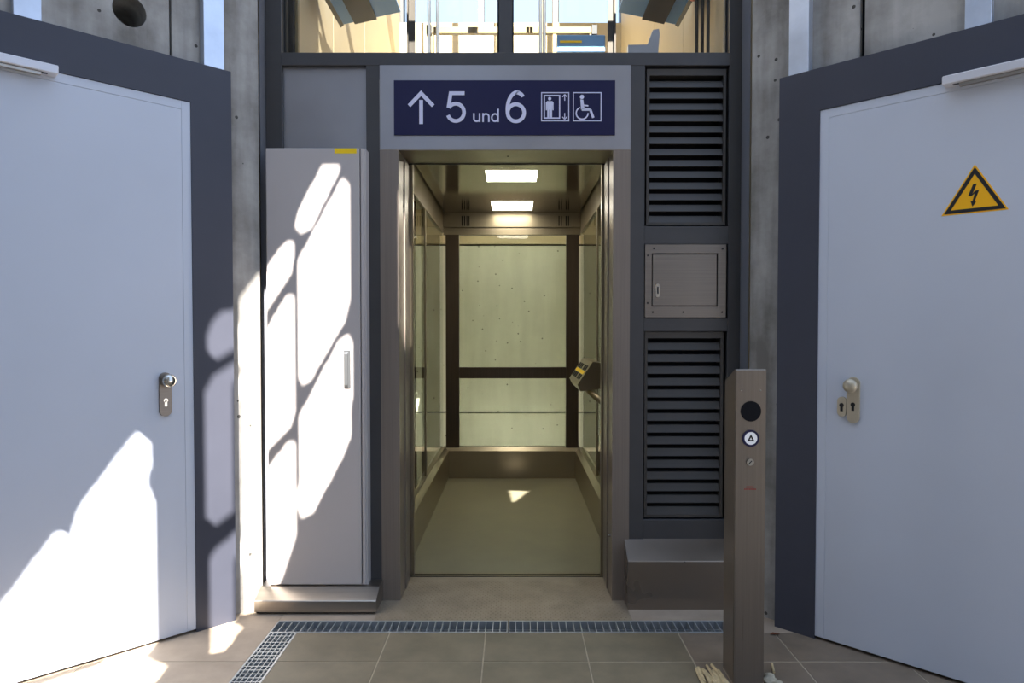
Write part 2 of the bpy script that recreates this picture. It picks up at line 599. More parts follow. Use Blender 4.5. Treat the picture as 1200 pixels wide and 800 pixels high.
upright('left', -0.104, -0.020, 'galvanised steel upright on concrete between drilled hole and lift frame')
upright('left', -0.752, -0.669, 'galvanised steel upright on concrete beyond the round drilled hole')
upright('right', 0.030, 0.111, 'galvanised steel upright above shaded door beside the lift frame')
upright('right', 0.653, 0.731, 'galvanised steel upright above shaded door over the closer rail')

# warning triangle on the right door
mR = Matrix.Translation((1.104, 2.87, 0)) @ Matrix.Rotation(R(-45), 4, 'Z')
t = thing('warning_sign', 'yellow triangular high voltage warning sign on pale door', 'sign', mR @ Vector((0.693, 0.0055, 1.665)), R(-45))


def tri(w, h, z0):
    return [(-w / 2, z0), (w / 2, z0), (0, z0 + h)]


obj('plate', prism(tri(0.198, 0.168, 0), 'y', -0.002, 0.0005), 'yellow', t, False)
bm = bmesh.new()
o_, i_ = tri(0.182, 0.154, 0.0045), tri(0.140, 0.1185, 0.0165)
for k in range(3):
    a, b = o_[k], o_[(k + 1) % 3]
    c, d = i_[(k + 1) % 3], i_[k]
    prism([a, b, c, d], 'y', -0.003, -0.0015, bm)
obj('black_border', bm, 'black', t, False)
bm = bmesh.new()
prism([(-0.004, 0.100), (0.007, 0.100), (-0.006, 0.066), (-0.018, 0.062)], 'y', -0.003, -0.0015, bm)
prism([(-0.018, 0.062), (-0.010, 0.058), (0.014, 0.078), (0.002, 0.076), (-0.006, 0.066)], 'y', -0.003, -0.0015, bm)
prism([(0.003, 0.073), (0.014, 0.078), (0.000, 0.036), (-0.006, 0.038)], 'y', -0.003, -0.0015, bm)
prism([(-0.011, 0.042), (0.006, 0.038), (-0.005, 0.022)], 'y', -0.003, -0.0015, bm)
obj('lightning_bolt', bm, 'black', t, False)

# ------------------------------------------------------------------ lift facade frame
FY = 3.15
fac = thing('lift_facade', 'anthracite steel facade of the glazed lift tower', 'facade', (-0.03, FY, 0))
TOP = 8.0
box('post', -1.139, -1.064, FY, FY + 0.10, 0, TOP, 'frame', fac)
box('post', 0.982, 1.040, FY, FY + 0.10, 0, TOP, 'frame', fac)
box('cover_strip', -1.172, -1.1385, FY + 0.012, FY + 0.10, 0, TOP, 'strip', fac, label='bare steel cover strip')
box('cover_strip', 1.0395, 1.082, FY + 0.012, FY + 0.10, 0, TOP, 'strip', fac, label='bare steel cover strip')
box('beam', -1.066, 0.984, FY - 0.004, FY + 0.10, 2.465, 2.523, 'frame', fac)
box('mullion', -0.679, -0.616, FY - 0.002, FY + 0.08, 0.0, 2.467, 'frame', fac)
box('mullion', 0.530, 0.597, FY - 0.002, FY + 0.08, 0.0, 2.467, 'frame', fac)
box('mullion', -0.071, -0.012, FY - 0.001, FY + 0.08, 2.522, TOP, 'frame', fac)
for z in (4.6, 6.8, TOP - 0.06):
    box('beam', -1.066, 0.984, FY + 0.004, FY + 0.10, z, z + 0.058, 'frame', fac)
# crossbars of the louvre bay
box('crossbar', 0.596, 0.983, FY, FY + 0.08, 1.652, 1.735, 'frame', fac)
box('crossbar', 0.596, 0.983, FY, FY + 0.08, 1.252, 1.312, 'frame', fac)
box('crossbar', 0.596, 0.983, FY, FY + 0.08, 0.287, 0.378, 'frame', fac)
box('infill_panel', -1.065, -0.678, FY + 0.022, FY + 0.05, 0.05, 2.466, 'steel_blue', fac, label='plain pale grey infill panel')
box('back_panel', 0.596, 0.983, FY + 0.085, FY + 0.10, 0.05, 2.466, 'void', fac, 0)
for (x0, x1) in ((-1.065, -0.070), (-0.013, 0.983)):
    for z0, z1, nm, mm in ((2.522, 4.601, 'glass_pane', 'glass'), (4.657, 6.801, 'glass_pane', 'glass'), (6.857, TOP - 0.059, 'glass_pane', 'glass')):
        box(nm, x0, x1, FY + 0.045, FY + 0.053, z0, z1, mm, fac, 0)
for x in (-1.064, -0.079, -0.012, 0.974):
    box('glazing_seal', x, x + 0.008, FY + 0.036, FY + 0.045, 2.522, 4.6, 'rubber', fac, 0)

# ------------------------------------------------------------------ portal around the lift opening
por = thing('lift_portal', 'brushed steel door portal of the lift with stepped reveal', 'portal', (-0.04, FY, 0))
PT = 2.081


def reveal(s):
    # plan outline of one jamb: face, return and two shallow steps towards the landing door
    if s < 0:
        o, i = -0.617, -0.531
        pts = [(o, FY - 0.004), (i, FY - 0.004), (i, FY + 0.14), (i + 0.006, FY + 0.14), (i + 0.006, FY + 0.22), (i + 0.002, FY + 0.22), (i + 0.002, FY + 0.30), (o, FY + 0.30)]
    else:
        o, i = 0.531, 0.452
        pts = [(o, FY - 0.004), (i, FY - 0.004), (i, FY + 0.14), (i - 0.006, FY + 0.14), (i - 0.006, FY + 0.22), (i - 0.002, FY + 0.22), (i - 0.002, FY + 0.30), (o, FY + 0.30)]
    return prism(pts, 'z', 0.0, PT)


obj('jamb', reveal(-1), 'steel_v', por)
obj('jamb', reveal(1), 'steel_v', por)
bm = prism([(FY - 0.0035, PT - 0.0005), (FY + 0.14, PT - 0.0005), (FY + 0.14, PT + 0.005), (FY + 0.22, PT + 0.005), (FY + 0.22, PT + 0.012), (FY + 0.30, PT + 0.012),
            (FY + 0.30, 2.40), (FY - 0.0035, 2.40)], 'x', -0.618, 0.532)
obj('lintel', bm, 'steel', por)
box('sign_panel', -0.6165, 0.5315, FY - 0.006, FY + 0.03, PT + 0.002, 2.4655, 'steel_blue', por, label='satin grey panel above the opening')
box('screw', -0.035, -0.027, FY + 0.10, FY + 0.108, PT - 0.003, PT, 'rubber', por, 0)
bm = bmesh.new()
cyl(bm, (0.452, FY + 0.05, 0.29), (0.443, FY + 0.05, 0.29), 0.008, 12)
obj('stud', bm, 'chrome', por)

# the sign itself
sg = thing('platform_sign', 'navy blue platform sign with arrow, numbers and lift pictograms', 'sign', (-0.045, FY - 0.006, 2.147))
SY = FY - 0.006
box('plate', -0.550, 0.459, SY - 0.006, SY + 0.001, 2.147, 2.395, 'navy', sg, 0.0008)
y0, y1 = SY - 0.0075, SY - 0.005


LIFT = [0.0]


def band(bm, pts, w):
    """a flat stroke with mitred joints through (x,z) points; each next stroke lies a hair higher"""
    LIFT[0] = (LIFT[0] + 0.00015) % 0.0006
    ya = y0 - LIFT[0]
    n = len(pts)
    L_, R_ = [], []
    for i in range(n):
        p = Vector(pts[i])
        a = (p - Vector(pts[i - 1])).normalized() if i else None
        b = (Vector(pts[i + 1]) - p).normalized() if i < n - 1 else None
        d = ((a or b) + (b or a)).normalized()
        nn = Vector((-d.y, d.x))
        k = 1 / max(0.5, nn.dot(Vector((-(a or b).y, (a or b).x))))
        L_.append(p + nn * w / 2 * k)
        R_.append(p - nn * w / 2 * k)
    for i in range(n - 1):
        prism([tuple(L_[i]), tuple(L_[i + 1]), tuple(R_[i + 1]), tuple(R_[i])], 'y', ya, y1, bm)
    return bm


def arc(cx, cz, rx, rz, a0, a1, n=18):
    return [(cx + rx * math.cos(R(a0 + (a1 - a0) * i / n)), cz + rz * math.sin(R(a0 + (a1 - a0) * i / n))) for i in range(n + 1)]


w = 0.0165
bm = bmesh.new()                      # 5
band(bm, [(-0.228, 2.3355), (-0.291, 2.3355), (-0.3015, 2.270)], w)
band(bm, arc(-0.268, 2.2495, 0.0375, 0.0390, 148, -160, 30), w)
obj('digit_five', bm, 'white', sg)
bm = bmesh.new()                      # 6
band(bm, arc(0.006, 2.2475, 0.0375, 0.0385, 180, -180, 36), w)
band(bm, arc(0.013, 2.262, 0.0455, 0.0780, 196, 92, 20) + arc(0.010, 2.3085, 0.0300, 0.0300, 88, 22, 8), w)
obj('digit_six', bm, 'white', sg)
bm = bmesh.new()                      # und
w = 0.0072
band(bm, [(-0.1855, 2.2455), (-0.1855, 2.2225)] + arc(-0.1725, 2.2205, 0.0130, 0.0112, 180, 360, 14) + [(-0.1595, 2.2455)], w)
band(bm, [(-0.1595, 2.2455), (-0.1595, 2.2060)], w)
band(bm, [(-0.1435, 2.2455), (-0.1435, 2.2060)], w)
band(bm, arc(-0.1305, 2.2310, 0.0130, 0.0112, 180, 0, 14) + [(-0.1175, 2.2060)], w)
band(bm, arc(-0.0895, 2.2257, 0.0145, 0.0165, 0, 360, 26), w)
band(bm, [(-0.0750, 2.2650), (-0.0750, 2.2060)], w)
obj('word', bm, 'white', sg)
# the arrow
bm = bmesh.new()
stroke(bm, [(-0.426, 2.197), (-0.426, 2.305)], 0.017, y0, y1)
for s in (-1, 1):
    prism([(-0.426, 2.348), (-0.426, 2.323), (-0.426 + s * 0.049, 2.273), (-0.426 + s * 0.061, 2.285)], 'y', y0, y1, bm)
obj('arrow', bm, 'white', sg)


def frame_rect(bm, x0, x1, z0, z1, w):
    bx(bm, x0, x1, y0, y1, z1 - w, z1)
    bx(bm, x0, x1, y0, y1, z0, z0 + w)
    bx(bm, x0, x0 + w, y0, y1, z0 + w, z1 - w)
    bx(bm, x1 - w, x1, y0, y1, z0 + w, z1 - w)
    return bm


obj('pictogram_border', frame_rect(bmesh.new(), 0.121, 0.249, 2.209, 2.340, 0.004), 'white', sg)
obj('cabin_outline', frame_rect(bmesh.new(), 0.133, 0.208, 2.221, 2.328, 0.0055), 'white', sg)
bm = bmesh.new()                      # standing figure
disc(bm, (0.160, 2.311), 0.0075, y0, y1, 16)
prism([(0.147, 2.300), (0.173, 2.300), (0.1715, 2.262), (0.1485, 2.262)], 'y', y0, y1, bm)
bx(bm, 0.1425, 0.1475, y0, y1, 2.259, 2.296)
bx(bm, 0.1725, 0.1775, y0, y1, 2.259, 2.296)
bx(bm, 0.149, 0.1585, y0, y1, 2.226, 2.263)
bx(bm, 0.1615, 0.171, y0, y1, 2.226, 2.263)
obj('standing_figure', bm, 'white', sg)
for s, zt in ((1, 2.330), (-1, 2.218)):
    bm = bmesh.new()
    stroke(bm, [(0.2285, zt - s * 0.028), (0.2285, zt - s * 0.002)], 0.004, y0, y1)
    stroke(bm, [(0.2185, zt - s * 0.011), (0.2285, zt)], 0.004, y0, y1)
    stroke(bm, [(0.2385, zt - s * 0.011), (0.2285, zt)], 0.004, y0, y1)
    obj('travel_arrow', bm, 'white', sg)
obj('pictogram_border', frame_rect(bmesh.new(), 0.266, 0.396, 2.209, 2.340, 0.004), 'white', sg)
bm = bmesh.new()                      # wheelchair user
disc(bm, (0.307, 2.319), 0.0095, y0, y1, 18)
prism([(0.300, 2.308), (0.313, 2.306), (0.319, 2.262), (0.303, 2.262)], 'y', y0, y1, bm)
stroke(bm, [(0.312, 2.282), (0.336, 2.279)], 0.006, y0, y1)
stroke(bm, [(0.306, 2.262), (0.345, 2.262), (0.359, 2.225)], 0.011, y0, y1)
n = 22
c0 = (0.308, 2.246)
for i in range(n):
    a0, a1 = R(110) + R(250) * i / n, R(110) + R(250) * (i + 1) / n
    prism([(c0[0] + r * math.cos(a), c0[1] + r * math.sin(a)) for r, a in ((0.024, a0), (0.030, a0), (0.030, a1), (0.024, a1))], 'y', y0, y1, bm)
obj('wheelchair_user', bm, 'white', sg)

# ------------------------------------------------------------------ electrical cabinet left of the opening
cab = thing('electrical_cabinet', 'tall pale grey steel cabinet with sunlight patches beside lift', 'cabinet', (-0.90, 3.07, 0.095))
CY = 3.07
box('body', -1.119, -0.668, CY + 0.016, FY + 0.001, 0.096, 2.072, 'cab', cab, 0.002)
dr = box('cabinet_door', -1.112, -0.694, CY, CY + 0.018, 0.104, 2.070, 'cab', cab, 0.003, seg=2)
box('edge_strip', -0.690, -0.676, CY + 0.004, CY + 0.018, 0.104, 2.070, 'cab', cab, 0.002)
box('hinge_gap', -0.6935, -0.6905, CY + 0.012, CY + 0.019, 0.104, 2.070, 'rubber', cab, 0)
box('label_sticker', -0.804, -0.706, CY - 0.0008, CY + 0.0005, 2.046, 2.069, 'sticker', dr, 0, label='blank yellow strip sticker')
bm = bmesh.new()
bx(bm, -0.768, -0.738, CY - 0.007, CY + 0.001, 0.996, 1.170, 0.003, 2)
h = obj('handle_escutcheon', bm, 'handle', dr)
bm = bmesh.new()
prism([(CY - 0.005, 1.162), (CY - 0.017, 1.150), (CY - 0.017, 1.012), (CY - 0.010, 1.000), (CY - 0.005, 1.003)], 'x', -0.764, -0.747, bm)
obj('swing_handle', bm, 'handle', dr)

# steel plinths
bm = prism([(2.987, 0.012), (2.987, 0.060), (2.990, 0.063), (3.068, 0.097), (3.1505, 0.099), (3.1505, 0.012)], 'x', -1.150, -0.612)
pl = recentre(obj('steel_plinth', bm, 'steel'))
tag(pl, 'low brushed steel plinth under the tall grey cabinet', 'plinth')
ft = box('plinth_foot', -1.146, -0.622, 3.003, 3.150, 0.0, 0.02, 'rubber', None, 0)
ft.data.transform(Matrix.Translation(-pl.location))
ft.parent = pl
bm = prism([(3.044, 0.0), (3.044, 0.216), (3.047, 0.220), (3.1505, 0.289), (3.1505, 0.0)], 'x', 0.510, 1.036)
pr = recentre(obj('steel_plinth', bm, 'plinth'))
tag(pr, 'tall brushed steel plinth with sloped top under the louvres', 'plinth')


# ------------------------------------------------------------------ louvre bay
def louvre(x0, x1, z0, z1, n, label):
    t = thing('louvre_vent', label, 'vent', ((x0 + x1) / 2, FY + 0.05, z0), 0, 'louvre vents beside the lift')
    yf = FY + 0.012
    w = 0.013
    fr_ = bmesh.new()
    bx(fr_, x0, x0 + w, yf, FY + 0.085, z0, z1)
    bx(fr_, x1 - w, x1, yf, FY + 0.085, z0, z1)
    bx(fr_, x0 + w, x1 - w, yf, FY + 0.085, z0, z0 + 0.012)
    bx(fr_, x0 + w, x1 - w, yf, FY + 0.085, z1 - 0.03, z1)
    obj('vent_frame', fr_, 'louvre', t)
    p = (z1 - 0.03 - z0 - 0.012) / n
    # one Z-shaped blade: face sloping out and down, with a drip lip
    bm = bmesh.new()
    d = p * 0.62
    prism([(0.0, 0.0), (0.003, -0.002), (0.016, d - 0.003), (0.045, d + 0.004), (0.045, d + 0.006), (0.013, d)], 'x', -(x1 - x0) / 2 + w, (x1 - x0) / 2 - w, bm)
    first = obj('slat', bm, 'louvre', t, False)
    base = Vector((0, yf - (FY + 0.05) + 0.004, 0.012))
    first.location = base
    for i in range(1, n):
        copy_piece(first, base + Vector((0, 0, p * i)), t)
    return t


louvre(0.607, 0.972, 1.742, 2.455, 13, 'upper anthracite louvre vent above the small steel hatch')
louvre(0.603, 0.968, 0.386, 1.250, 15, 'lower anthracite louvre vent below the small steel hatch')

ap = thing('access_hatch', 'small brushed steel access hatch between two louvre vents', 'hatch', (0.783, FY, 1.313))
bm = bmesh.new()
for (a, b, c, d) in ((0.600, 0.630, 1.316, 1.650), (0.934, 0.972, 1.316, 1.650), (0.630, 0.934, 1.316, 1.366), (0.630, 0.934, 1.610, 1.650)):
    bx(bm, a, b, FY - 0.006, FY + 0.05, c, d)
obj('hatch_frame', bm, 'steel_dark', ap)
hd = box('hatch_door', 0.634, 0.930, FY - 0.004, FY + 0.03, 1.370, 1.606, 'steel_dark', ap, 0.0015)
box('hatch_gap', 0.629, 0.935, FY + 0.006, FY + 0.055, 1.365, 1.611, 'void', ap, 0)
bm = prism([(0.658 + x, z) for x, z in pill(0.020, 1.408, 1.470)], 'y', FY - 0.009, FY)
obj('latch', bm, 'chrome', hd)
bm = prism([(0.658 + x, z) for x, z in pill(0.007, 1.424, 1.456)], 'y', FY - 0.010, FY - 0.008)
obj('latch_slot', bm, 'black', hd)
for (x, z) in ((0.612, 1.600), (0.640, 1.632), (0.612, 1.382), (0.636, 1.340), (0.776, 1.340), (0.955, 1.340), (0.955, 1.630)):
    obj('screw', disc(bmesh.new(), (x, z), 0.0045, FY - 0.0085, FY - 0.005, 10), 'rubber', ap)

# ------------------------------------------------------------------ call post
cp = thing('call_post', 'freestanding brushed steel lift call post with button and speaker', 'call post', (0.829, 2.455, 0))
x0, x1, yA, yB = 0.775, 0.884, 2.392, 2.512
bm = prism([(yA, 0.0), (yA, 1.117), (yA + 0.003, 1.121), (yB - 0.003, 1.072), (yB, 1.068), (yB, 0.0)], 'x', x0, x1)
bmesh.ops.bevel(bm, geom=[e for e in bm.edges if abs(e.verts[0].co.z - e.verts[1].co.z) > 0.5], offset=0.003, segments=2, affect='EDGES')
obj('post_body', bm, 'post', cp)
xm = 0.830
obj('speaker_grille', disc(bmesh.new(), (xm, 0.973), 0.036, yA - 0.0015, yA + 0.002, 32), 'void', cp)
bm = ring(bmesh.new(), (xm, 0.878), 0.0225, 0.0295, yA - 0.004, yA + 0.001, 36)
bt = obj('button_ring', bm, 'navy', cp)
obj('button_face', disc(bmesh.new(), (xm, 0.878), 0.0228, yA - 0.003, yA + 0.001, 32), 'button', bt)
bm = bmesh.new()
o_ = [(xm - 0.0125, 0.868), (xm + 0.0125, 0.868), (xm, 0.893)]
i_ = [(xm - 0.0045, 0.873), (xm + 0.0045, 0.873), (xm, 0.882)]
for k in range(3):
    prism([o_[k], o_[(k + 1) % 3], i_[(k + 1) % 3], i_[k]], 'y', yA - 0.004, yA - 0.002, bm)
obj('call_triangle', bm, 'black', bt)
ks = obj('key_switch', disc(bmesh.new(), (xm - 0.001, 0.794), 0.0125, yA - 0.004, yA + 0.001, 24), 'chrome', cp)
bm = stroke(bmesh.new(), [(xm - 0.006, 0.789), (xm + 0.004, 0.799)], 0.003, yA - 0.0048, yA - 0.003)
obj('key_slot', bm, 'black', ks)
for x in (xm - 0.034, xm + 0.034):
    obj('screw', disc(bmesh.new(), (x, 1.046), 0.0028, yA - 0.001, yA + 0.001, 10), 'chrome', cp)
bm = bmesh.new()                      # two unreadable lines of red print
for z, xa, xb in ((0.706, -0.014, 0.012), (0.698, -0.021, 0.020)):
    x = xm + xa
    while x < xm + xb:
        w_ = random.uniform(0.002, 0.004)
        bx(bm, x, x + w_, yA - 0.0006, yA + 0.0005, z - 0.0022, z + 0.0022)
        x += w_ + 0.0012
obj('red_print', bm, 'red', cp)
box('base_seam', x0 - 0.0008, x1 + 0.0008, yA - 0.0008, yB + 0.0008, 0.0, 0.006, 'grout', cp, 0)


# ------------------------------------------------------------------ drain gratings
def grating(label, x0, x1, y0, y1, along, pitch, nlong):
    t = thing('drain_grating', label, 'grating', ((x0 + x1) / 2, (y0 + y1) / 2, 0), 0, 'galvanised floor drains')
    zt, zb = 0.001, -0.03
    e = 0.007
    cx, cy = (x0 + x1) / 2, (y0 + y1) / 2
    if along == 'x':
        box('edge_rail', x0, x1, y0, y0 + e, -0.065, zt, 'grate', t, 0)
        box('edge_rail', x0, x1, y1 - e, y1, -0.065, zt, 'grate', t, 0)
        box('end_rail', x0, x0 + 0.004, y0 + e, y1 - e, zb, zt, 'grate', t, 0)
        box('end_rail', x1 - 0.004, x1, y0 + e, y1 - e, zb, zt, 'grate', t, 0)
        n = int((x1 - x0) / pitch)
        first = None
        for i in range(1, n):
            x = x0 + (x1 - x0) * i / n
            if first is None:
                bm = bmesh.new()
                bx(bm, -0.0015, 0.0015, y0 - cy + e, y1 - cy - e, zb, zt - 0.001)
                first = obj('bar', bm, 'grate', t, False)
                first.location = (x - cx, 0, 0)
            else:
                copy_piece(first, (x - cx, 0, 0), t)
        for j in range(nlong):
            y = y0 + (y1 - y0) * (j + 1) / (nlong + 1)
            box('cross_bar', x0 + 0.002, x1 - 0.002, y - 0.001, y + 0.001, -0.028, -0.014, 'grate', t, 0)
    else:
        box('edge_rail', x0, x0 + e, y0, y1, -0.065, zt, 'grate', t, 0)
        box('edge_rail', x1 - e, x1, y0, y1, -0.065, zt, 'grate', t, 0)
        box('end_rail', x0 + e, x1 - e, y1 - 0.005, y1, zb, zt, 'grate', t, 0)
        box('end_rail', x0 + e, x1 - e, y0, y0 + 0.005, zb, zt, 'grate', t, 0)
        n = int((y1 - y0) / pitch)
        first = None
        for i in range(1, n):
            y = y0 + (y1 - y0) * i / n
            if first is None:
                bm = bmesh.new()
                bx(bm, x0 - cx + e, x1 - cx - e, -0.0028, 0.0028, zb, zt - 0.001)
                first = obj('bar', bm, 'grate', t, False)
                first.location = (0, y - cy, 0)
            else:
                copy_piece(first, (0, y - cy, 0), t)
        for j in range(nlong):
            x = x0 + (x1 - x0) * (j + 1) / (nlong + 1)
            box('cross_bar', x - 0.0016, x + 0.0016, y0 + 0.002, y1 - 0.002, -0.012, zt, 'grate', t, 0)
    return t


grating('galvanised drain grating across the floor in front of grey cabinet', -1.02, -0.030, 2.81, 2.927, 'x', 0.0305, 1)
grating('galvanised drain grating across the floor behind the call post', -0.026, 0.93, 2.81, 2.927, 'x', 0.0305, 1)
grating('galvanised mesh drain grating running along the sunlit door side', -1.02, -0.905, 1.40, 2.808, 'y', 0.028, 5)

# ------------------------------------------------------------------ tread plate before the sill
tp = thing('tread_plate', 'worn studded metal tread plate before the lift sill', 'tread plate', (-0.05, 3.15, 0))
bm = bmesh.new()
bx(bm, -0.610, 0.508, 2.929, FY - 0.004, -0.03, 0.0008)
bx(bm, -0.532, 0.453, FY - 0.004, 3.4385, -0.03, 0.0008)
obj('plate', bm, 'tread', tp)
bm = bmesh.new()
y = 2.938
row = 0
while y < 3.40:
    x = -0.60 + (0.011 if row % 2 else 0)
    while x < 0.50:
        if y < FY - 0.02 or -0.515 < x < 0.44:
            r = 0.0052
            b = [bm.verts.new((x + dx * r, y + dy * r, 0.0007)) for dx, dy in ((1, 0), (0, 1), (-1, 0), (0, -1))]
            tt = bm.verts.new((x, y, 0.0034))
            for k in range(4):
                bm.faces.new((b[k], b[(k + 1) % 4], tt))
        x += 0.022
    y += 0.0165
    row += 1
st = obj('tread_studs', bm, 'tread', tp)
st['kind'] = 'stuff'
box('base_floor', -1.2, 1.2, FY + 0.0, 3.46, -0.2, -0.031, 'void', ground, 0)

# ------------------------------------------------------------------ lift car
car = thing('lift_car', 'open lift car with glazed walls and brushed steel trim', 'lift', (-0.022, 4.65, 0))
XL, XR, YF, YR, ZC = -0.602, 0.558, 3.50, 5.80, 2.241
box('sill', -0.5285, 0.4495, 3.438, 3.505, -0.03, 0.002, 'car_steel', car)
box('sill_groove', -0.529, 0.452, 3.446, 3.456, 0.0, 0.0026, 'void', car, 0)
box('sill_groove', -0.529, 0.452, 3.478, 3.486, 0.0, 0.0026, 'void', car, 0)
box('car_floor', XL, XR, 3.50, YR, -0.05, 0.0, 'carfloor', car, 0)
box('car_underframe', XL, XR, 3.46, YR + 0.24, -0.25, -0.05, 'void', car, 0)
# front returns and header, behind the portal
box('front_return', XL - 0.03, -0.527, 3.458, 3.50, 0.0, 2.4, 'car_steel', car)
box('front_return', 0.452, XR + 0.03, 3.458, 3.50, 0.0, 2.4, 'car_steel', car)
box('front_header', XL - 0.03, XR + 0.03, 3.458, 3.50, 2.098, 2.4, 'car_steel', car)
box('header_gap', -0.53, 0.454, 3.452, 3.458, 2.089, 2.115, 'rubber', car, 0)
box('door_edge', -0.5275, -0.513, 3.462, 3.496, 0.002, 2.098, 'car_steel', car)
box('door_edge', 0.440, 0.4525, 3.462, 3.496, 0.002, 2.098, 'car_steel', car)
# ceiling
box('ceiling_panel', XL + 0.012, XR - 0.012, 3.51, YR - 0.005, ZC, ZC + 0.03, 'car_ceil', car, 0)
box('ceiling_gap', XL, XR, 3.50, YR, ZC + 0.032, ZC + 0.05, 'void', car, 0)
box('roof', XL - 0.04, XR + 0.04, 3.45, YR + 0.24, ZC + 0.05, 2.40, 'steel_dark', car, 0)  # rear overhang lengthened to shade the wall behind the car
for (ya, yb) in ((4.246, 4.54), (5.26, 5.63)):
    lp = box('ceiling_light', -0.180, 0.142, ya, yb, ZC - 0.003, ZC + 0.004, 'lamp', car, 0, label='glowing square ceiling light')
for xa, xb in ((XL - 0.46, XL - 0.04), (XR + 0.04, XR + 0.37)):  # unseen plates added beside the roof to stop sun reaching the shaft wall
    for ya, yb in ((3.50, 4.60), (4.80, YR + 0.24)):
        box('roof_apron', xa, xb, ya, yb, 2.375, 2.395, 'steel_dark', car, 0)
# rear wall: posts, header, band, kick plate, glazing
box('corner_post', XL + 0.02, -0.470, YR - 0.02, YR + 0.04, 0.0, 2.06, 'car_dark', car, label='dark bronze corner post')
box('corner_post', 0.436, XR - 0.015, YR - 0.02, YR + 0.04, 0.0, 2.06, 'car_dark', car, label='dark bronze corner post')
rh = box('rear_header', XL, XR, YR - 0.03, YR + 0.04, 2.122, ZC + 0.01, 'car_steel', car)
for x in (-0.445, -0.425, -0.405, -0.387, 0.37, 0.39, 0.43, 0.45):
    box('vent_slot', x, x + 0.008, YR - 0.033, YR - 0.028, 2.132, 2.215, 'void', rh, 0)
box('rear_header_lip', XL, XR, YR - 0.01, YR + 0.04, 2.058, 2.123, 'car_steel', car)
box('rear_band', -0.472, 0.438, YR - 0.012, YR + 0.02, 0.846, 0.941, 'car_dark', car, label='dark horizontal band')
box('rear_glass', -0.471, 0.437, YR + 0.004, YR + 0.012, 0.940, 2.059, 'carglass', car, 0)
box('rear_glass', -0.471, 0.437, YR + 0.004, YR + 0.012, 0.262, 0.847, 'carglass', car, 0)
bm = prism([(YR - 0.045, 0.0), (YR - 0.045, 0.232), (YR - 0.012, 0.264), (YR + 0.03, 0.264), (YR + 0.03, 0.0)], 'x', XL, XR)
obj('rear_kick_plate', bm, 'car_steel', car)
for s, xw in ((-1, XL), (1, XR)):
    xi = xw - s * 0.043
    pts = [(xi, 0.0), (xi, 0.232), (xw - s * 0.012, 0.264), (xw + s * 0.02, 0.264), (xw + s * 0.02, 0.0)]
    obj('side_kick_plate', prism(pts, 'y', 3.51, YR - 0.04), 'car_steel', car)
    a, b = sorted((xw, xw + s * 0.03))
    box('side_top_rail', a, b, 3.50, YR, 2.075, ZC + 0.03, 'car_steel', car)
    box('side_mullion', a, b, 4.63, 4.665, 0.26, 2.076, 'car_steel', car)
    box('side_end_post', a, b, 3.50, 3.56, 0.26, 2.076, 'car_steel', car)
    ga, gb = sorted((xw + s * 0.006, xw + s * 0.014))
    box('side_glass', ga, gb, 3.558, 4.632, 0.26, 2.076, 'carglass', car, 0)
    box('side_glass', ga, gb, 4.664, YR, 0.26, 2.076, 'carglass', car, 0)
# control console with buttons and the handrail on the right wall
pts = [(XR + 0.005, 1.045), (0.502, 1.052), (0.404, 0.905), (0.424, 0.862), (XR + 0.005, 0.880)]
con = obj('control_console', prism(pts, 'y', 4.38, 5.02), 'car_steel', car, label='sloping steel control console')
v0, v1 = Vector((0.404, 0, 0.905)), Vector((0.502, 0, 1.052))
dv = (v1 - v0)
nv = Vector((-dv.z, 0, dv.x)).normalized()


def con_patch(name, a0, a1, ya, yb, m, h_=0.004):
    p0, p1 = v0 + dv * a0, v0 + dv * a1
    q0, q1 = p0 + nv * h_, p1 + nv * h_
    return obj(name, prism([(p0.x, p0.z), (p1.x, p1.z), (q1.x, q1.z), (q0.x, q0.z)], 'y', ya, yb), m, con)


for ya in (4.46, 4.56, 4.72, 4.82, 4.92):
    con_patch('button', 0.18, 0.40, ya, ya + 0.055, 'black')
    con_patch('button', 0.58, 0.80, ya, ya + 0.055, 'black')
con_patch('braille_strip', 0.42, 0.56, 4.44, 4.98, 'sticker', 0.002)
bm = bmesh.new()
tube(bm, [(XR + 0.004, 3.98, 0.842), (0.505, 3.98, 0.842), (0.505, 5.55, 0.842), (XR + 0.004, 5.55, 0.842)], 0.019, 12)
obj('handrail', bm, 'car_steel', car, smooth=True)

# ------------------------------------------------------------------ shaft
sh = thing('wall_shaft', 'pale concrete lift shaft behind the glazed car', 'wall', (0, 6.0, 0), kind='structure')
# rear concrete in three lifts, with open joints between
for z0, z1 in ((-0.3, 0.425), (0.442, 2.091), (2.108, 3.0), (3.008, 4.28)):
    box('concrete_lift', -1.35, 1.30, 6.80, 7.0, z0, z1, 'concrete2' if z1 < 2.95 else 'cream', sh, 0.002)
box('joint_backing', -1.3, 1.25, 6.86, 6.98, -0.2, 4.2, 'void', sh, 0)
for z in (6.2,):
    box('rear_beam', -1.35, 1.30, 6.83, 6.98, z, z + 0.08, 'frame', sh)
for x in (-1.16, -0.36, 0.38, 1.05):
    box('rear_mullion', x, x + 0.06, 6.83, 6.98, 4.28, 8.0, 'frame', sh)
for xa, xb in ((-1.10, -0.36), (-0.30, 0.38), (0.44, 1.05)):
    box('rear_pane', xa, xb, 6.88, 6.888, 4.28, 8.0, 'glass', sh, 0)
for s, xw in ((-1, -1.13), (1, 1.05)):
    a, b = sorted((xw, xw + s * 0.2))
    for (ya, yb) in ((3.254, 4.30), (4.306, 5.20), (5.206, 6.80)):
        box('side_lining', a, b, ya, yb, -0.3, 8.0, 'cream', sh, 0.002)
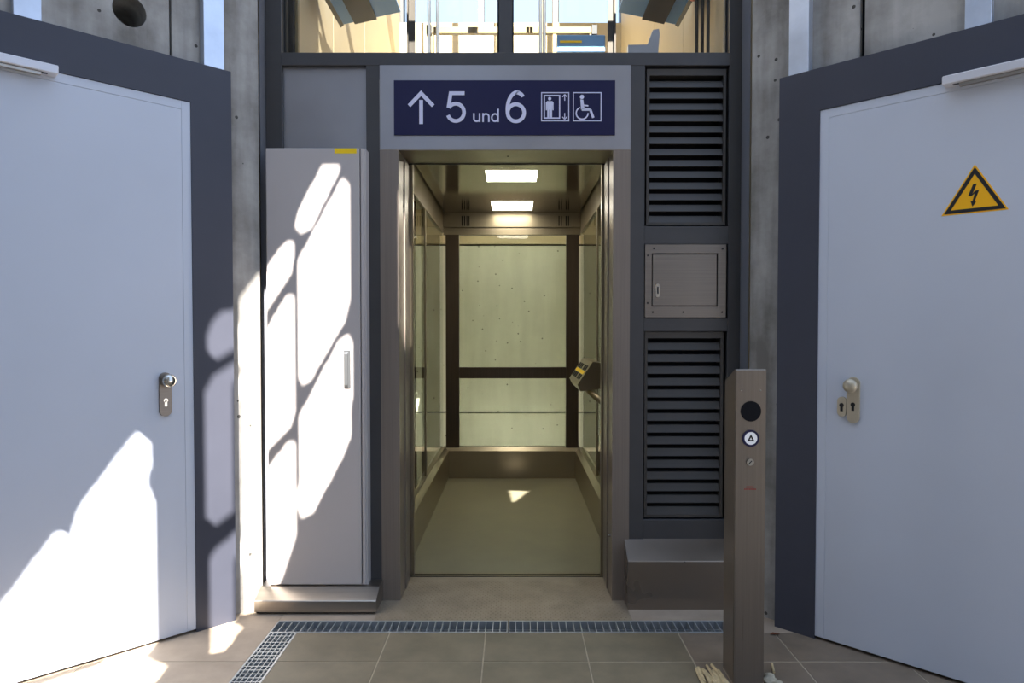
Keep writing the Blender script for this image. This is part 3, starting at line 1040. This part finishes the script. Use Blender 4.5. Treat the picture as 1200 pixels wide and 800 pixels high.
box('ledge', -1.13, 1.05, 5.90, 6.80, 2.45, 2.60, 'concrete2', sh)  # unseen slab added to keep sun off the wall behind the car
box('pit', -1.2, 1.1, 3.3, 6.9, -0.5, -0.3, 'void', sh, 0)


for zc, up, lab in ((2.222, 1, 'tubular lamp under the rear roof edge of lift car'), (0.02, -1, 'tubular lamp behind the rear kick plate of lift car')):
    yc = 5.98  # hidden tubes added to brighten the shaft wall behind the car
    t = thing('shaft_lamp', lab, 'lamp', (-0.022, yc, zc), 0, 'lamps behind the lift car')
    box('lamp_housing', -0.52, 0.48, yc - 0.03, yc + 0.03, *sorted((zc + up * 0.02, zc + up * 0.072)), 'closer', t)
    bm = bmesh.new()
    cyl(bm, (-0.50, yc, zc), (0.46, yc, zc), 0.017, 12)
    obj('lamp_tube', bm, 'tube', t, smooth=True)
    for x in (-0.515, 0.455):
        box('lamp_socket', x, x + 0.02, yc - 0.02, yc + 0.02, zc - 0.02, zc + 0.021, 'closer', t)


def guide_rail(s, label):
    t = thing('guide_rail', label, 'rail', (s * 0.70 - 0.022, 4.70, -0.3), 0, 'guide rails of the lift')
    bm = bmesh.new()
    bx(bm, -0.004 if s > 0 else -0.006, 0.006 if s > 0 else 0.004, -0.045, 0.045, 0, 8.3)
    obj('rail_flange', bm, 'railsteel', t, False)
    box('rail_blade', min(0, -s * 0.045), max(0, -s * 0.045), -0.007, 0.007, 0, 8.3, 'railsteel', t, 0, False)
    for z in (1.2, 2.9, 5.6):
        rb = s * (0.410 if s < 0 else 0.374)
        box('rail_bracket', min(0, rb), max(0, rb), -0.04, 0.04, z, z + 0.05, 'railsteel', t, 0, False)
    return t


guide_rail(-1, 'dark lift guide rail in the shaft next to the sunlit door side')
guide_rail(1, 'dark lift guide rail in the shaft next to the louvre side')

# balustrade on top of the car
bl = thing('roof_balustrade', 'olive brown guard rail standing on the lift car roof', 'guard rail', (-0.03, 4.9, 2.40))
box('top_rail', -0.60, 0.56, 4.88, 4.92, 3.355, 3.400, 'olive', bl)
for x in (-0.60, 0.18, 0.27, 0.53):
    box('baluster', x, x + 0.028, 4.885, 4.915, 2.40, 3.356 if x not in (0.18, 0.27) else 3.9, 'olive', bl)
box('rail_end', -0.625, -0.585, 4.872, 4.928, 3.345, 3.41, 'black', bl)
box('rail_end', 0.545, 0.585, 4.872, 4.928, 3.345, 3.41, 'black', bl)
box('toe_sheet', -0.57, 0.56, 4.895, 4.90, 2.40, 3.305, 'glass', bl, 0)
# suspension ropes from the crossbeam of the car
for x, lab in ((-0.545, 'pale rope'), (-0.49, 'b'), (0.165, 'c'), (0.19, 'd')):
    bm = bmesh.new()
    cyl(bm, (x, 4.4, 2.40), (x, 4.4, 7.9), 0.011, 10)
    o = recentre(obj('suspension_rope', bm, 'galv', None, smooth=True))
    tag(o, 'pale steel suspension rope rising from the lift car roof', 'rope', 'suspension ropes of the lift car')
# inspection box on the car roof
ib = thing('inspection_box', 'pale blue control box with yellow strip on car roof stand', 'control box', (0.42, 4.75, 2.40))
box('stand', 0.40, 0.43, 4.76, 4.79, 2.40, 3.2, 'railsteel', ib)
box('housing', 0.29, 0.62, 4.72, 4.80, 3.16, 3.275, 'bluepanel', ib, 0.004)
box('yellow_strip', 0.31, 0.46, 4.716, 4.722, 3.22, 3.235, 'sticker', ib, 0)


def tilted_sheet(s, label):
    t = thing('deflector_sheet', label, 'metal sheet', (s * 0.86 - 0.03, 3.9, 3.05), 0, 'tilted sheets in the lift shaft')
    # folded tray, low at the outer side, rising to the middle
    def P(x, z):
        return (s * x, z)
    bm = prism([P(0.13, 0.00), P(-0.22, 0.075), P(-0.215, 0.095), P(0.12, 0.022), P(0.17, 0.125), P(0.19, 0.12)], 'y', -0.16, 0.16)
    obj('sheet', bm, 'bluepanel', t, False)
    bm = prism([P(0.05, 0.012), P(-0.08, 0.040), P(-0.08, 0.034), P(0.05, 0.006)], 'y', -0.165, 0.165)
    obj('dark_band', bm, 'railsteel', t, False)
    bm = prism([P(0.135, -0.012), P(0.115, 0.004), P(0.19, 0.15), P(0.205, 0.145)], 'y', -0.17, 0.17)
    obj('edge_profile', bm, 'railsteel', t, False)
    box('hanger', *sorted((s * 0.17, s * (0.243 if s < 0 else 0.223))), -0.02, 0.02, 0.10, 0.14, 'railsteel', t, 0, False)
    return t


tilted_sheet(-1, 'tilted pale blue sheet in the shaft above blank infill panel')
tilted_sheet(1, 'tilted pale blue sheet in the shaft above the louvre bay')

# door operator housing behind the sign panel, with a bracket
dh = thing('door_operator', 'steel door operator housing with angled bracket behind glass', 'machine', (0, 3.38, 2.12))
box('housing', -0.72, 0.72, 3.31, 3.44, 2.399, 2.53, 'steel_dark', dh)
bm = prism([(0.56, 2.53), (0.56, 2.662), (0.655, 2.664), (0.682, 2.735), (0.712, 2.740), (0.716, 2.715), (0.700, 2.53)], 'y', 3.40, 3.44)
obj('bracket', bm, 'steel_blue', dh)
# conduits at the right side of the shaft
cd = thing('conduit_run', 'dark vertical conduits beside the louvre side of shaft', 'conduit', (1.0, 3.6, 2.0))
for x in (0.955, 0.985, 1.015):
    bm = bmesh.new()
    cyl(bm, (x, 3.62, -0.301), (x, 3.62, 7.9), 0.009, 10)
    obj('conduit', bm, 'railsteel', cd, smooth=True)
box('orange_plug', 0.925, 0.96, 3.60, 3.64, 2.985, 3.06, 'orange', cd, 0.006)
box('seal_profile', 1.005, 1.05, 3.27, 3.31, 0, 7.9, 'railsteel', cd, 0)
cd2 = thing('cable_duct', 'black cable duct along shaft edge above blank infill panel', 'conduit', (-1.08, 3.29, 0))
box('duct', -1.10, -1.045, 3.27, 3.31, 0, 7.9, 'railsteel', cd2, 0.003)
box('duct_cover', -1.045, -1.028, 3.28, 3.30, 0, 7.9, 'olive', cd2, 0.002)

# ------------------------------------------------------------------ litter by the call post
rs = random.Random(3)
for i in range(11):
    x = 0.672 + i * 0.0082 + rs.uniform(-0.003, 0.003)
    y = 2.432 + rs.uniform(-0.015, 0.02)
    a = rs.uniform(-0.12, 0.12)
    L_ = rs.uniform(0.09, 0.14)
    bm = bmesh.new()
    rr = rs.uniform(0.004, 0.0065)
    z = rr + 0.002 * (i % 3)
    tube(bm, [Vector((x - a * L_ / 2, y + L_ / 2, z)), Vector((x + rs.uniform(-.003, .003), y, z + 0.001)), Vector((x + a * L_ / 2, y - L_ / 2, z))], rr, 6)
    o = recentre(obj('straw_stalk', bm, 'straw'))
    tag(o, 'dry pale straw stalk lying by the foot of call post', 'straw', 'straw stalks by the call post')
for i, (x, y, r) in enumerate(((0.911, 2.41, 0.022), (0.925, 2.445, 0.016), (0.940, 2.40, 0.012))):
    bm = bmesh.new()
    bmesh.ops.create_icosphere(bm, subdivisions=2, radius=r, matrix=Matrix.Translation((x, y, r * 0.42)) @ Matrix.Diagonal((1.2, 1, 0.5, 1)))
    for v in bm.verts:
        v.co += Vector((rs.uniform(-1, 1), rs.uniform(-1, 1), rs.uniform(-1, 1))) * r * 0.12
    o = recentre(obj('rubble_lump', bm, 'pebble'))
    tag(o, 'pale rubble lump on floor between call post and shaded door', 'rubble', 'rubble by the call post')
bm = bmesh.new()
pts = [(-0.02, 0.0, 0.002), (-0.005, 0.009, 0.006), (0.018, 0.004, 0.002), (0.02, -0.003, 0.003), (0.0, -0.009, 0.007)]
A = [bm.verts.new(p) for p in pts]
B_ = [bm.verts.new((p[0], p[1], p[2] + 0.0015)) for p in pts]
bm.faces.new(A[::-1])
bm.faces.new(B_)
for k in range(5):
    bm.faces.new((A[k], A[(k + 1) % 5], B_[(k + 1) % 5], B_[k]))
o = obj('dry_leaf', bm, 'leaf')
o.location = (1.075, 2.79, 0)
tag(o, 'small brown dry leaf at foot of dark door surround', 'leaf')
bm = tube(bmesh.new(), [Vector((0.95, 2.47, 0.006)), Vector((0.965, 2.53, 0.008))], 0.005, 6)
o = recentre(obj('wood_splinter', bm, 'straw'))
tag(o, 'pale wood splinter on floor near the shaded door', 'splinter')

# ------------------------------------------------------------------ unseen screen wall added behind the viewer to cast the sun patches
# openings (x, z) shaped back from the sun patches they let through, in the plane y = -1.2
OPEN = [
    [(-1.475, 3.014), (-1.389, 3.204), (-1.256, 3.509), (-1.125, 3.826), (-1.101, 3.851), (-1.081, 3.837), (-1.073, 3.905), (-1.056, 3.971), (-0.924, 4.291), (-0.894, 4.355), (-0.864, 4.337), (-0.853, 4.269), (-0.871, 4.167), (-0.856, 4.127), (-0.849, 4.087), (-0.855, 3.504)],
    [(-1.475, 3.014), (-1.223, 3.183), (-0.856, 3.513), (-0.85, 3.434), (-0.735, 3.368), (-0.75, 3.183), (-0.811, 3.009)],
    [(-0.685, 4.87), (-0.664, 4.958), (-0.621, 5.044), (-0.583, 5.085), (-0.584, 4.886), (-0.652, 4.784), (-0.679, 4.804)],
    [(-0.686, 4.655), (-0.657, 4.744), (-0.584, 4.856), (-0.59, 4.181), (-0.657, 4.079), (-0.688, 4.092)],
    [(-0.685, 3.937), (-0.658, 4.005), (-0.584, 4.124), (-0.587, 3.694), (-0.678, 3.629)],
    [(-0.68, 3.653), (-0.58, 3.706), (-0.54, 3.668), (-0.559, 3.447), (-0.61, 3.429)],
    [(-0.584, 5.18), (-0.507, 5.368), (-0.48, 5.39), (-0.492, 3.793), (-0.584, 3.75)],
    [(-0.218, 5.846), (-0.149, 5.854), (-0.134, 5.827), (-0.278, 5.539), (-0.32, 5.52), (-0.342, 5.554), (-0.33, 5.63)],
    [(-0.328, 5.424), (-0.127, 5.793), (-0.097, 5.767), (-0.1, 5.226), (-0.123, 5.134), (-0.29, 4.849), (-0.321, 4.842), (-0.332, 4.896)],
    [(-0.501, 5.348), (-0.388, 5.504), (-0.354, 5.512), (-0.347, 5.462), (-0.362, 5.348), (-0.468, 5.187), (-0.503, 5.134)],
    [(-0.503, 5.065), (-0.382, 5.264), (-0.356, 5.279), (-0.349, 5.241), (-0.353, 4.711), (-0.372, 4.657), (-0.474, 4.548), (-0.509, 4.494)],
    [(-0.33, 4.718), (-0.147, 5.065), (-0.108, 5.095), (-0.093, 5.061), (-0.096, 4.626), (-0.142, 4.51), (-0.275, 4.265), (-0.326, 4.238), (-0.337, 4.277)],
    [(-0.509, 4.44), (-0.38, 4.606), (-0.354, 4.614), (-0.353, 4.152), (-0.432, 3.926), (-0.515, 3.809)],
    [(0.12, 5.813), (0.138, 5.846), (0.169, 5.901), (0.172, 5.619), (0.167, 5.376), (0.15, 5.25), (0.128, 5.164), (0.118, 5.181)],
    [(0.935, 5.881), (1.092, 5.855), (0.905, 5.502)],
]


def inside(x, z, P):
    c = False
    j = len(P) - 1
    for i in range(len(P)):
        if (P[i][1] > z) != (P[j][1] > z) and x < (P[j][0] - P[i][0]) * (z - P[i][1]) / (P[j][1] - P[i][1]) + P[i][0]:
            c = not c
        j = i
    return c


def build_screen():
    X0, X1, Z0, Z1 = -4.9, 2.45, 0.0, 7.2
    gx0, gx1, gz0, gz1, st_ = -1.6, 1.3, 2.95, 6.0, 0.01
    nx, nz = int(round((gx1 - gx0) / st_)), int(round((gz1 - gz0) / st_))
    ya, yb = -1.22, -1.18
    bm = bmesh.new()
    bx(bm, X0, gx0, ya, yb, Z0, Z1)
    bx(bm, gx1, X1, ya, yb, Z0, Z1)
    bx(bm, gx0, gx1, ya, yb, Z0, gz0)
    bx(bm, gx0, gx1, ya, yb, gz1, Z1)
    bb = [(min(p[0] for p in P), max(p[0] for p in P), min(p[1] for p in P), max(p[1] for p in P), P) for P in OPEN]
    run = {}
    for j in range(nz + 1):
        rows = []
        if j < nz:
            z = gz0 + (j + 0.5) * st_
            act = [b for b in bb if b[2] <= z <= b[3]]
            s = 0
            i = 0
            while i <= nx:
                x = gx0 + (i + 0.5) * st_
                lit = i == nx or any(b[0] <= x <= b[1] and inside(x, z, b[4]) for b in act)
                if lit:
                    if i > s:
                        rows.append((s, i))
                    s = i + 1
                i += 1
        new = {}
        for r in rows:
            new[r] = run.pop(r, j)
        for (a, b), j0 in run.items():
            bx(bm, gx0 + a * st_, gx0 + b * st_, ya, yb, gz0 + j0 * st_, gz0 + j * st_)
        run = new
    return bm


scr = thing('wall_back', 'pale screen wall with braced openings opposite the lift', 'wall', (0, -1.2, 0), kind='structure')
obj('screen', build_screen(), 'concrete', scr)
box('pier', -5.1, -4.8, -1.35, -1.05, 0, 7.2, 'concrete', scr)  # end posts added to carry the shading screen
box('pier', 2.4, 2.7, -1.35, -1.05, 0, 7.2, 'concrete', scr)
